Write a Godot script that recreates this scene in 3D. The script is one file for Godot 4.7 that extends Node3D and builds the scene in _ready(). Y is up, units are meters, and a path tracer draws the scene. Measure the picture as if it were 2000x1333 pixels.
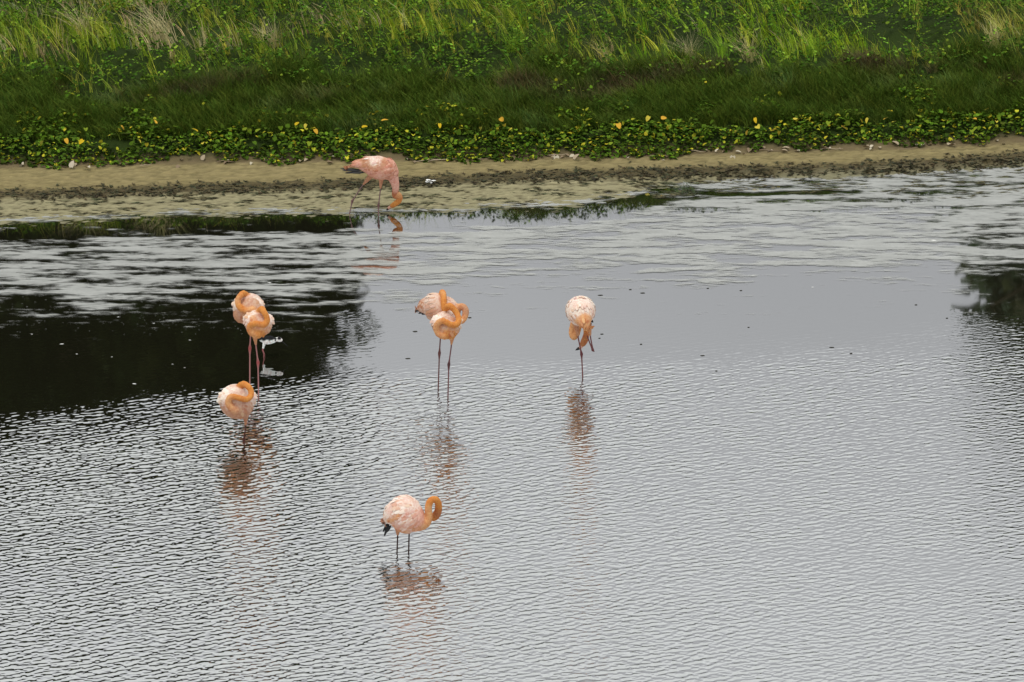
extends Node3D
# A pond with eight flamingos and a stilt below a grassy bank, under an overcast sky. Units are metres; the far shore runs along x at about z = -6.

const BIRDS = {
	"d": {"wings": [[[-0.164,0.529,0.03,0.0962,0],[-0.16,0.391,-0.2,0.0808,0]],[[0.039,0.521,0.03,0.0904,0],[0.006,0.387,-0.2,0.077,0]]], "at": [-2.795,3.749], "torso": [[-0.052,0.476,0.08,0.1462,1],[-0.069,0.478,-0.03,0.1732,0],[-0.097,0.452,-0.16,0.1578,0],[-0.13,0.381,-0.34,0.0673,0]], "neck": [[-0.072,0.454,0.208,0.0481,1],[-0.114,0.49,0.214,0.0374,2],[-0.145,0.539,0.213,0.0331,2],[-0.133,0.597,0.218,0.0299,2],[-0.089,0.617,0.229,0.0278,3],[-0.021,0.599,0.233,0.0278,3],[0.042,0.58,0.211,0.0278,3],[0.085,0.603,0.168,0.0278,3],[0.084,0.652,0.129,0.0278,3],[0.054,0.691,0.113,0.0289,3],[0.005,0.69,0.03,0.031,3],[-0.039,0.644,-0.02,0.0374,3]], "legs": [[[0.022,0.37,0],[0.014,0.191,0],[-0.005,0.067,0],[0.002,-0.045,0]]], "bill": [], "spots": [[-0.063,0.37,0.1,0.192,1],[-0.23,0.479,-0.0,0.087,1],[0.105,0.459,-0.0,0.077,1]], "tail": [-0.133,0.354,-0.39], "flight": []},
	"c": {"wings": [[[-0.064,0.844,0.03,0.0759,0],[-0.063,0.724,-0.2,0.0638,0]],[[0.096,0.837,0.03,0.0714,0],[0.068,0.72,-0.2,0.0607,0]]], "at": [-2.733,1.986], "torso": [[0.027,0.805,0.08,0.1154,1],[0.011,0.8,-0.03,0.1367,0],[-0.007,0.774,-0.16,0.1245,0],[-0.028,0.708,-0.34,0.0531,0]], "neck": [[0.007,0.737,0.145,0.0552,3],[-0.053,0.759,0.142,0.0442,3],[-0.076,0.807,0.152,0.0331,2],[-0.055,0.849,0.175,0.0298,3],[0.006,0.864,0.196,0.0276,3],[0.071,0.847,0.187,0.0287,3],[0.109,0.876,0.17,0.0287,3],[0.107,0.929,0.158,0.0287,3],[0.074,0.981,0.138,0.0298,3],[0.049,0.977,0.03,0.032,3],[0.016,0.928,-0.02,0.0359,3]], "legs": [[[-0.033,0.692,0],[-0.019,0.531,0],[-0.002,0.37,0],[-0.001,-0.035,0]]], "bill": [], "spots": [[0.016,0.723,0.1,0.152,2],[-0.116,0.803,-0.0,0.068,1],[0.148,0.787,-0.0,0.061,1],[-0.041,0.901,0.12,0.05,2],[0.035,0.747,0.14,0.072,3]], "tail": [-0.031,0.685,-0.39], "flight": []},
	"b": {"wings": [[[-0.084,0.908,0.03,0.0834,0],[-0.082,0.784,-0.2,0.07,0]],[[0.091,0.901,0.03,0.0784,0],[0.061,0.78,-0.2,0.0667,0]]], "at": [-2.848,1.619], "torso": [[-0.055,0.815,0.03,0.1056,1],[0.015,0.864,0.08,0.1267,1],[-0.002,0.862,-0.03,0.1501,0],[0.008,0.837,-0.16,0.1367,0],[0.014,0.771,-0.34,0.0584,0]], "neck": [[0.091,0.838,0.164,0.0445,1],[0.055,0.908,0.203,0.0334,2],[0.005,0.897,0.206,0.0289,2],[-0.055,0.911,0.196,0.03,3],[-0.097,0.95,0.172,0.03,3],[-0.106,0.999,0.144,0.0289,2],[-0.079,1.046,0.128,0.0289,3],[-0.052,1.04,0.02,0.0311,3],[-0.016,0.994,-0.03,0.0361,3]], "legs": [[[0.024,0.65,0],[0.014,0.523,0],[0.007,0.419,0],[-0.001,-0.047,0]]], "bill": [], "spots": [[0.004,0.773,0.1,0.167,1],[-0.141,0.864,-0.0,0.075,1],[0.149,0.847,-0.0,0.067,1]], "tail": [0.011,0.748,-0.39], "flight": []},
	"f": {"wings": [[[-0.092,0.854,0.03,0.0785,0],[-0.08,0.732,-0.2,0.066,0]],[[0.074,0.848,0.03,0.0738,0],[0.055,0.729,-0.2,0.0628,0]]], "at": [-0.691,2.095], "torso": [[0.001,0.814,0.08,0.1194,1],[-0.012,0.81,-0.03,0.1414,0],[-0.022,0.784,-0.16,0.1288,0],[-0.032,0.718,-0.34,0.055,0]], "neck": [[-0.031,0.756,0.157,0.0496,3],[-0.091,0.776,0.147,0.0386,2],[-0.116,0.836,0.155,0.0331,2],[-0.096,0.899,0.175,0.0309,2],[-0.041,0.928,0.195,0.0287,3],[0.03,0.889,0.198,0.0298,3],[0.095,0.876,0.164,0.0298,3],[0.122,0.911,0.121,0.0298,3],[0.105,0.964,0.068,0.0287,3],[0.067,1.015,0.05,0.0298,3],[0.026,1.047,0.04,0.032,3],[-0.011,1.006,-0.02,0.0358,3]], "legs": [[[0.054,0.737,0],[0.037,0.565,0],[0.012,0.381,0],[-0.0,-0.04,0]]], "bill": [], "spots": [[-0.01,0.729,0.1,0.157,2],[-0.144,0.813,-0.0,0.071,1],[0.13,0.796,-0.0,0.063,1],[0.034,0.768,0.14,0.088,3]], "tail": [-0.033,0.695,-0.39], "flight": []},
	"a": {"wings": [], "at": [-1.631,-5.24], "torso": [[-0.356,0.618,0,0.0137,1],[-0.238,0.656,0,0.0437,1],[-0.119,0.644,0,0.0969,1],[-0.001,0.608,0,0.1344,1],[0.111,0.586,0,0.1219,5],[0.166,0.538,-0.01,0.0812,5]], "neck": [[0.172,0.503,-0.02,0.0687,5],[0.202,0.407,-0.04,0.05,5],[0.21,0.321,-0.07,0.0387,5],[0.196,0.242,-0.1,0.0312,4],[0.215,0.213,-0.1,0.0269,4],[0.243,0.248,-0.09,0.0269,2],[0.265,0.206,-0.1,0.0269,4],[0.249,0.158,-0.11,0.0306,3],[0.198,0.111,-0.13,0.0312,3],[0.16,0.085,-0.14,0.025,3]], "legs": [[[-0.103,0.481,-0.03],[-0.204,0.357,-0.035],[-0.319,0.176,-0.035],[-0.357,0.001,-0.035],[-0.361,-0.019,-0.035]],[[0.038,0.482,0],[0.024,0.308,0],[0.002,0.127,0],[0.0,0.0,0],[-0.0,-0.016,0]]], "bill": [[0.172,0.093,-0.135],[0.128,0.06,-0.15],[0.093,0.024,-0.16]], "spots": [[-0.161,0.607,0.08,0.056,5],[-0.099,0.567,0.1,0.056,5],[0.001,0.547,0.12,0.075,5],[-0.236,0.654,0.04,0.056,5],[-0.03,0.737,0.06,0.094,0],[0.088,0.691,0.08,0.056,1]], "tail": [-0.388,0.611,0], "flight": [[[-0.163,0.581,0.03],[-0.412,0.578,0.02]],[[-0.15,0.568,0.03],[-0.388,0.546,0.02]],[[-0.177,0.571,-0.03],[-0.439,0.584,-0.03]],[[-0.138,0.558,0.04],[-0.312,0.554,0.05]]]},
	"e": {"wings": [], "at": [-0.799,1.803], "torso": [[-0.205,0.895,-0.06,0.0277,4],[-0.127,0.936,-0.04,0.0776,1],[-0.027,0.954,0,0.1274,0],[0.012,0.914,0.02,0.1385,1],[0.105,0.931,0.04,0.1108,0],[0.177,0.911,0.05,0.072,1]], "neck": [[0.188,0.926,0.06,0.0554,1],[0.238,0.96,0.08,0.036,2],[0.277,0.966,0.1,0.0321,1],[0.302,0.929,0.12,0.0321,1],[0.293,0.875,0.14,0.031,2],[0.261,0.832,0.17,0.0299,2],[0.184,0.847,0.22,0.0288,3],[0.107,0.904,0.2,0.0288,3],[0.072,0.979,0.18,0.0288,3],[0.066,1.047,0.14,0.0299,3],[0.062,1.092,0.06,0.031,2],[0.048,1.1,-0.0,0.0332,3]], "legs": [[[0.032,0.729,0],[0.026,0.585,0],[0.015,0.417,0],[0.0,0.0,0],[-0.001,-0.046,0]]], "bill": [], "spots": [[-0.159,0.963,0.03,0.044,4],[-0.047,0.938,0.12,0.055,1]], "tail": [-0.261,0.878,-0.08], "flight": [[[-0.138,0.913,-0.02],[-0.238,0.881,-0.03]],[[-0.116,0.884,-0.02],[-0.205,0.858,-0.03]],[[-0.105,0.873,-0.0],[-0.171,0.856,-0.0]]]},
	"g": {"wings": [], "at": [0.772,1.359], "torso": [[-0.025,0.736,-0.13,0.1229,0],[-0.027,0.763,0,0.1525,0],[-0.018,0.765,0.12,0.1285,0],[0.009,0.711,0.23,0.067,3],[0.042,0.671,0.27,0.0279,2]], "neck": [[-0.046,0.633,-0.24,0.0558,1],[-0.095,0.513,-0.31,0.0391,2],[-0.114,0.416,-0.32,0.0346,2],[-0.094,0.37,-0.31,0.0335,2],[-0.061,0.411,-0.3,0.0313,2],[-0.039,0.493,-0.3,0.0313,2],[-0.0,0.545,-0.28,0.0313,3],[0.036,0.505,-0.22,0.0313,3],[0.041,0.441,-0.18,0.0313,4],[0.024,0.38,-0.17,0.0346,4],[0.002,0.333,-0.17,0.0324,4]], "legs": [[[-0.077,0.618,0],[-0.048,0.438,0],[-0.014,0.269,0],[-0.0,0.0,0],[0.001,-0.047,0]],[[0.063,0.607,0],[0.085,0.45,0.02],[0.112,0.31,0.04],[0.074,0.406,0.03],[0.044,0.479,-0.0]]], "bill": [[0.008,0.342,-0.17],[-0.023,0.292,-0.17],[-0.079,0.263,-0.16]], "spots": [[-0.063,0.737,0.2,0.067,2],[0.042,0.731,0.24,0.067,2],[0.003,0.772,0.24,0.05,2],[-0.028,0.906,0.05,0.101,0]], "tail": [0.041,0.634,0.3], "flight": [[[-0.084,0.715,0.13],[-0.03,0.684,0.2]],[[0.077,0.707,0.12],[0.104,0.681,0.17]],[[0.083,0.683,0.1],[0.071,0.638,0.16]],[[-0.03,0.69,0.2],[0.026,0.647,0.23]]]},
	"h": {"wings": [], "at": [-1.012,7.085], "torso": [[-0.204,0.34,-0.05,0.0451,1],[-0.128,0.389,-0.03,0.1102,0],[-0.042,0.416,0,0.1603,0],[-0.013,0.366,0.01,0.1453,5],[0.043,0.37,0.02,0.1152,5],[0.103,0.32,0.03,0.0751,2]], "neck": [[0.122,0.304,0.03,0.0601,2],[0.173,0.324,0.04,0.0431,2],[0.2,0.382,0.04,0.0331,2],[0.196,0.461,0.04,0.0331,2],[0.204,0.524,0.04,0.0311,3],[0.229,0.558,0.03,0.0301,3],[0.268,0.554,0.01,0.0301,3],[0.292,0.504,-0.02,0.0311,3],[0.294,0.435,-0.05,0.0331,4],[0.276,0.376,-0.07,0.0361,4],[0.246,0.34,-0.08,0.0351,3],[0.201,0.354,-0.07,0.028,3]], "legs": [[[-0.104,0.261,-0.02],[-0.107,0.155,-0.02],[-0.114,-0.01,-0.02],[-0.115,-0.058,-0.02]],[[0.009,0.268,0],[0.006,0.188,0],[-0.0,-0.003,0],[-0.001,-0.05,0]]], "bill": [[0.206,0.354,-0.07],[0.161,0.365,-0.04],[0.127,0.357,-0.0]], "spots": [[-0.114,0.425,0.15,0.045,3],[-0.073,0.469,0.17,0.025,2],[-0.008,0.446,0.18,0.04,5],[-0.16,0.366,0.1,0.04,2],[-0.057,0.278,0.06,0.085,2],[0.073,0.317,0.08,0.06,2]], "tail": [-0.246,0.24,-0.08], "flight": [[[-0.179,0.31,-0.03],[-0.235,0.169,-0.04]],[[-0.189,0.31,-0.06],[-0.246,0.201,-0.07]],[[-0.164,0.292,-0.02],[-0.214,0.208,-0.02]],[[-0.2,0.324,-0.08],[-0.256,0.265,-0.1]]]},
	"s": {"wings": [], "at": [-2.74,0.584], "torso": [[-0.068,0.213,-0.0,0.0102,7],[-0.02,0.2,-0.0,0.0272,7],[0.031,0.191,0,0.043,7],[0.071,0.194,0,0.0408,7],[0.105,0.192,0,0.0306,7]], "neck": [[0.11,0.192,0,0.026,7],[0.133,0.198,0,0.0204,7],[0.163,0.2,0,0.0283,7],[0.184,0.192,0,0.0193,7]], "legs": [[[0.008,0.157,-0.01],[-0.015,0.068,-0.01],[0.003,0.027,-0.01],[0.0,-0.021,-0.01]],[[-0.002,0.166,0.02],[-0.02,0.086,0.03],[-0.006,0.039,0.03],[-0.008,-0.008,0.03]]], "bill": [[0.187,0.186,0],[0.223,0.154,0],[0.262,0.118,0]], "spots": [[0.05,0.24,0.02,0.048,8],[0.089,0.236,0.02,0.042,8],[-0.001,0.227,0.02,0.045,8],[-0.053,0.219,0,0.034,8],[0.171,0.226,0.02,0.031,8],[0.123,0.216,0.02,0.019,8],[0.125,0.193,0.03,0.012,8]], "tail": [-0.087,0.225,0], "flight": []},
}

# linear base colours of plumage: pale, pinkish tan (pinker breast, darkened with painted underside shade), light orange, deep orange, rust, salmon, leg, white, black
const PLUMAGE = [Color(.79, .64, .56), Color(.47, .23, .135), Color(.62, .30, .135), Color(.58, .225, .058), Color(.40, .15, .065), Color(.70, .36, .28), Color(.20, .08, .07), Color(.82, .82, .80), Color(.012, .012, .014)]
const WATERLINE = [[-6.21, -4.88], [-4.06, -5.28], [-1.88, -5.37], [-0.63, -5.51], [0.63, -5.75], [1.46, -6.11], [1.92, -6.66], [2.57, -6.9], [3.86, -7.08], [5.17, -7.26], [6.5, -7.6]]
const WRACK = [[-6.32, -6.0], [-5.07, -6.09], [-3.81, -6.28], [-1.91, -6.48], [-0.64, -6.7], [0.64, -6.89], [1.93, -7.02], [3.87, -7.22], [5.17, -7.42], [6.5, -7.77]]
const PLANT_EDGE = [[-6.43, -7.09], [-4.51, -7.27], [-2.59, -7.42], [-1.29, -7.47], [0.0, -7.52], [1.62, -7.67], [2.6, -7.8], [3.91, -7.93], [5.23, -8.1], [6.56, -8.36]]
const RIPPLE_EDGE = [[-5.4, 3.0], [-3.83, 2.3], [-2.23, 1.35], [-0.56, 0.95], [0.77, 0.8], [2.27, 0.4], [4.01, -0.1], [5.77, -0.6]]

var rng := RandomNumberGenerator.new()
var n_soft := FastNoiseLite.new()
var n_fine := FastNoiseLite.new()
var taken := {}
var wave_x := PackedFloat32Array()
var wave_z := PackedFloat32Array()
var wave_slope := PackedFloat32Array()
var wave_k := PackedFloat32Array()
var wave_phase := PackedFloat32Array()

# ------------------------------------------------------------------ helpers
func numbered(called: String) -> String:
	if not taken.has(called):
		taken[called] = 0
		return called
	taken[called] += 1
	return "%s_%03d" % [called, taken[called]]

func tag(o: Node3D, label: String, category := "", group := "", kind := ""):
	if label: o.set_meta("label", label)
	if category: o.set_meta("category", category)
	if group: o.set_meta("group", group)
	if kind: o.set_meta("kind", kind)
	return o

func thing(called: String, label: String, category: String, at := Vector3.ZERO, group := "") -> Node3D:
	var o := Node3D.new()
	o.name = numbered(called)
	add_child(o)
	o.position = at
	tag(o, label, category, group)
	return o

func part(called: String, m: Mesh, mat: Material, parent: Node) -> MeshInstance3D:
	var o := MeshInstance3D.new()
	o.mesh = m
	o.material_override = mat
	if parent == self:
		o.name = numbered(called)
	else:
		var k := 0
		for c in parent.get_children():
			if c.name == called or c.name.begins_with(called + "_0") or c.name.begins_with(called + "_1") or c.name.begins_with(called + "_2"): k += 1
		o.name = called if k == 0 else "%s_%03d" % [called, k]
	parent.add_child(o, true)
	return o

func swarm(called: String, m: Mesh, mat: Material, places: Array, colors: Array, parent: Node) -> MultiMeshInstance3D:
	var mm := MultiMesh.new()
	mm.transform_format = MultiMesh.TRANSFORM_3D
	mm.use_colors = true
	mm.mesh = m
	mm.instance_count = places.size()
	for k in places.size():
		mm.set_instance_transform(k, places[k])
		mm.set_instance_color(k, colors[k])
	var o := MultiMeshInstance3D.new()
	o.multimesh = mm
	o.material_override = mat
	o.name = numbered(called) if parent == self else called
	parent.add_child(o, true)
	o.set_meta("kind", "stuff")
	return o

func mat(c: Color, rough := .8, spec := .4, vertex := false) -> StandardMaterial3D:
	var m := StandardMaterial3D.new()
	m.albedo_color = c.linear_to_srgb()
	m.roughness = rough
	m.metallic_specular = spec
	m.vertex_color_use_as_albedo = vertex
	return m

func curve_z(c: Array, x: float) -> float:
	var n := c.size()
	if x <= c[0][0]: return c[0][1] + (x - c[0][0]) * -.06
	for k in range(1, n):
		if x <= c[k][0]:
			var t: float = (x - c[k - 1][0]) / (c[k][0] - c[k - 1][0])
			return lerpf(c[k - 1][1], c[k][1], t)
	return c[n - 1][1] + (x - c[n - 1][0]) * -.2

func ground_height(x: float, z: float) -> float:
	var w := curve_z(WATERLINE, x) + .20 * n_soft.get_noise_2d(x * 1.1, 7.0) + .14 * n_fine.get_noise_2d(x * 2.6, 3.0)
	var k := curve_z(WRACK, x)
	var p := curve_z(PLANT_EDGE, x)
	if z > w: return -minf(.6, .045 * (z - w))
	if z > k: return .05 * (w - z) / maxf(w - k, .05)
	if z > p: return .05 + .08 * (k - z) / (k - p)
	var u := p - z
	var h := .13
	if u < 2.7: h += 1.0 * (u / 2.7) * (1.2 - .2 * u / 2.7)
	else: h += 1.0 + minf(1.5, (u - 2.7) * .02)
	return h + (.10 * n_soft.get_noise_2d(x * .5, z * .5) + .07 * n_soft.get_noise_2d(x * 1.6, z * 2.4)) * smoothstep(0., 1.2, u)

func inland(x: float, z: float) -> float:
	return curve_z(PLANT_EDGE, x) - z

func tube(st: SurfaceTool, pts: Array, radii: Array, colors: Array, sides := 8):
	# a closed tube through pts
	var rings := []
	for i in pts.size():
		var d: Vector3 = (pts[mini(i + 1, pts.size() - 1)] - pts[maxi(i - 1, 0)]).normalized()
		var a := d.cross(Vector3(0.31, 0.1, 0.94)).normalized()
		var b := d.cross(a)
		var ring := []
		for s in sides:
			var t := TAU * s / sides
			ring.append([pts[i] + (a * cos(t) + b * sin(t)) * radii[i], a * cos(t) + b * sin(t)])
		rings.append(ring)
	for i in pts.size() - 1:
		for s in sides:
			var q := [[i, s], [i + 1, (s + 1) % sides], [i, (s + 1) % sides], [i, s], [i + 1, s], [i + 1, (s + 1) % sides]]
			for v in q:
				st.set_color(colors[v[0]])
				st.set_normal(rings[v[0]][v[1]][1])
				st.add_vertex(rings[v[0]][v[1]][0])

# ------------------------------------------------------------------ birds
func bone_distance(p: Vector3, a: Array, b: Array) -> float:
	var pa := Vector3(p.x - a[0], p.y - a[1], p.z - a[2])
	var ab := Vector3(b[0] - a[0], b[1] - a[1], b[2] - a[2])
	var t := clampf(pa.dot(ab) / maxf(ab.length_squared(), 1e-8), 0., 1.)
	return (pa - ab * t).length() - lerpf(a[3], b[3], t)

func body_mesh(torso: Array, folded: Array, neck: Array, thighs: Array, spots: Array, cell: float, blend: float) -> Dictionary:
	# distance field of tapered capsules on a grid, meshed as surface nets: one continuous skin for trunk, neck, head and thighs
	var lo := Vector3(9, 9, 9)
	var hi := -lo
	var joints := torso + neck
	for w in folded: joints += w
	for n in joints:
		var r: float = n[3] + cell * 4
		lo = lo.min(Vector3(n[0] - r, n[1] - r, n[2] - r))
		hi = hi.max(Vector3(n[0] + r, n[1] + r, n[2] + r))
	for th in thighs:
		lo = lo.min(Vector3(th[1][0], th[1][1], th[1][2]) - Vector3.ONE * .03)
	var nx := int((hi.x - lo.x) / cell) + 2
	var ny := int((hi.y - lo.y) / cell) + 2
	var nz := int((hi.z - lo.z) / cell) + 2
	var f := PackedFloat32Array()
	f.resize(nx * ny * nz)
	f.fill(1.0)
	var bones := []
	for k in torso.size() - 1: bones.append([torso[k], torso[k + 1], blend * 1.6])
	for w in folded: bones.append([w[0], w[1], blend * .5])
	for k in neck.size() - 1: bones.append([neck[k], neck[k + 1], blend * .45])
	for th in thighs: bones.append([th[0], th[1], blend])
	for bn in bones:
		var a: Array = bn[0]
		var b: Array = bn[1]
		var kk: float = bn[2]
		var m: float = cell * 2.5 + kk
		var x0 := clampi(int((minf(a[0] - a[3], b[0] - b[3]) - m - lo.x) / cell), 0, nx - 1)
		var x1 := clampi(int((maxf(a[0] + a[3], b[0] + b[3]) + m - lo.x) / cell) + 1, 0, nx - 1)
		var y0 := clampi(int((minf(a[1] - a[3], b[1] - b[3]) - m - lo.y) / cell), 0, ny - 1)
		var y1 := clampi(int((maxf(a[1] + a[3], b[1] + b[3]) + m - lo.y) / cell) + 1, 0, ny - 1)
		var z0 := clampi(int((minf(a[2] - a[3], b[2] - b[3]) - m - lo.z) / cell), 0, nz - 1)
		var z1 := clampi(int((maxf(a[2] + a[3], b[2] + b[3]) + m - lo.z) / cell) + 1, 0, nz - 1)
		var pa := Vector3(a[0], a[1], a[2])
		var ab := Vector3(b[0], b[1], b[2]) - pa
		var inv := 1.0 / maxf(ab.length_squared(), 1e-8)
		var ra: float = a[3]
		var rb: float = b[3]
		for iz in range(z0, z1 + 1):
			for iy in range(y0, y1 + 1):
				var at := (iz * ny + iy) * nx
				for ix in range(x0, x1 + 1):
					var q := Vector3(lo.x + ix * cell, lo.y + iy * cell, lo.z + iz * cell) - pa
					var t := clampf(q.dot(ab) * inv, 0., 1.)
					var d := (q - ab * t).length() - (ra + (rb - ra) * t)
					var o := f[at + ix]
					var h := maxf(kk - absf(d - o), 0.) / kk
					f[at + ix] = minf(d, o) - h * h * kk * .25
	var ids := PackedInt32Array()
	ids.resize(nx * ny * nz)
	ids.fill(-1)
	var verts := PackedVector3Array()
	var sx := 1
	var sy := nx
	var sz := nx * ny
	var corner := [0, sx, sy, sx + sy, sz, sx + sz, sy + sz, sx + sy + sz]
	var edges := [[0, 1], [2, 3], [4, 5], [6, 7], [0, 2], [1, 3], [4, 6], [5, 7], [0, 4], [1, 5], [2, 6], [3, 7]]
	for iz in nz - 1:
		for iy in ny - 1:
			for ix in nx - 1:
				var c := iz * sz + iy * sy + ix
				var v0 := f[c]
				if v0 > cell * 2.0 or v0 < -cell * 2.0: continue
				var inside := 0
				for k in 8:
					if f[c + corner[k]] < 0.: inside += 1
				if inside == 0 or inside == 8: continue
				var sum := Vector3.ZERO
				var n := 0
				for e in edges:
					var a0: float = f[c + corner[e[0]]]
					var b0: float = f[c + corner[e[1]]]
					if (a0 < 0.) == (b0 < 0.): continue
					var t := a0 / (a0 - b0)
					var pa := Vector3(e[0] & 1, (e[0] >> 1) & 1, e[0] >> 2)
					var pb := Vector3(e[1] & 1, (e[1] >> 1) & 1, e[1] >> 2)
					sum += pa.lerp(pb, t)
					n += 1
				ids[c] = verts.size()
				verts.append(lo + (Vector3(ix, iy, iz) + sum / n) * cell)
	var idx := PackedInt32Array()
	for iz in range(1, nz - 1):
		for iy in range(1, ny - 1):
			for ix in range(1, nx - 1):
				var c := iz * sz + iy * sy + ix
				var inside := f[c] < 0.
				if (f[c + sx] < 0.) != inside: quad(idx, ids[c], ids[c - sy], ids[c - sy - sz], ids[c - sz], inside)
				if (f[c + sy] < 0.) != inside: quad(idx, ids[c], ids[c - sz], ids[c - sz - sx], ids[c - sx], inside)
				if (f[c + sz] < 0.) != inside: quad(idx, ids[c], ids[c - sx], ids[c - sx - sy], ids[c - sy], inside)
	var norms := PackedVector3Array()
	norms.resize(verts.size())
	for k in range(0, idx.size(), 3):
		var nn := (verts[idx[k + 2]] - verts[idx[k]]).cross(verts[idx[k + 1]] - verts[idx[k]])
		for j in 3: norms[idx[k + j]] += nn
	var cols := PackedColorArray()
	var on_trunk := PackedByteArray()
	for k in verts.size():
		norms[k] = norms[k].normalized()
		verts[k] += norms[k] * .0022 * n_fine.get_noise_3d(verts[k].x * 34., verts[k].y * 34., verts[k].z * 34.)
		var v := verts[k]
		var sum := Color(0, 0, 0)
		var w := 0.0
		var best_t := 9.0
		var best_n := 9.0
		for j in bones.size():
			var d := bone_distance(v, bones[j][0], bones[j][1])
			if j < torso.size() - 1 + folded.size(): best_t = minf(best_t, d)
			else: best_n = minf(best_n, d)
			var g := exp(-maxf(d, 0.) / (cell * .8))
			var a: Array = bones[j][0]
			var b: Array = bones[j][1]
			var da := Vector3(v.x - a[0], v.y - a[1], v.z - a[2]).length() / maxf(a[3], .01)
			var db := Vector3(v.x - b[0], v.y - b[1], v.z - b[2]).length() / maxf(b[3], .01)
			var mixed: Color = PLUMAGE[a[4]].lerp(PLUMAGE[b[4]], clampf(da / (da + db), 0., 1.))
			sum += mixed * g
			w += g
		var c: Color = sum / maxf(w, 1e-6)
		for s in spots:  # low breast and belly spots: pinker plumage, with underside shade put into the colour
			var d: float = Vector3(v.x - s[0], v.y - s[1], (v.z - s[2]) * .6).length() / s[3]
			d += .35 * n_fine.get_noise_3d(v.x * 14, v.y * 14, v.z * 14)
			c = c.lerp(PLUMAGE[s[4]], (1. - smoothstep(.55, 1.15, d)) * (1. if s[4] == 8 else .8))
		var blotch := 1. + .22 * n_fine.get_noise_3d(v.x * 9 + 3, v.y * 9, v.z * 9) + .46 * n_fine.get_noise_3d(v.x * 40 + 3, v.y * 40, v.z * 40)
		cols.append(Color(c.r * lerpf(1., blotch, .4), c.g * blotch, c.b * blotch))
		on_trunk.append(1 if best_t < best_n - .01 else 0)
	return {"v": verts, "n": norms, "c": cols, "i": idx, "trunk": on_trunk}

func quad(idx: PackedInt32Array, a: int, b: int, c: int, d: int, flip: bool):
	if a < 0 or b < 0 or c < 0 or d < 0: return
	if flip: idx.append_array([a, c, b, a, d, c])
	else: idx.append_array([a, b, c, a, c, d])

func feather(st: SurfaceTool, at: Vector3, along: Vector3, up: Vector3, length: float, wide: float, c: Color, bend := 0.):
	# a small domed vane: base, two shoulders, tip
	var side := along.cross(up).normalized() * wide * .5
	var bow := up * -bend * length * length
	var p := [at, at + along * length * .45 + side + bow * .2, at + along * length * .5 + up * wide * .16 + bow * .25, at + along * length * .45 - side + bow * .2, at + along * length * .88 + side * .62 + bow * .77, at + along * length + bow, at + along * length * .88 - side * .62 + bow * .77]
	for t in [[0, 1, 2], [0, 2, 3], [1, 4, 2], [4, 5, 2], [5, 6, 2], [6, 3, 2]]:
		for k in t:
			st.set_color(c)
			st.set_smooth_group(0)
			st.add_vertex(p[k])

func rounded(chain: Array) -> Array:
	# the same chain of joints with one more between each two, on a smooth curve
	var out := []
	var n := chain.size()
	for k in n - 1:
		var a: Array = chain[maxi(k - 1, 0)]
		var b: Array = chain[k]
		var c: Array = chain[k + 1]
		var d: Array = chain[mini(k + 2, n - 1)]
		out.append(b)
		var mid := []
		for j in 4: mid.append((-a[j] + 9. * b[j] + 9. * c[j] - d[j]) / 16.)
		mid.append(b[4] if k % 2 else c[4])
		out.append(mid)
	out.append(chain[-1])
	return out

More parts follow.
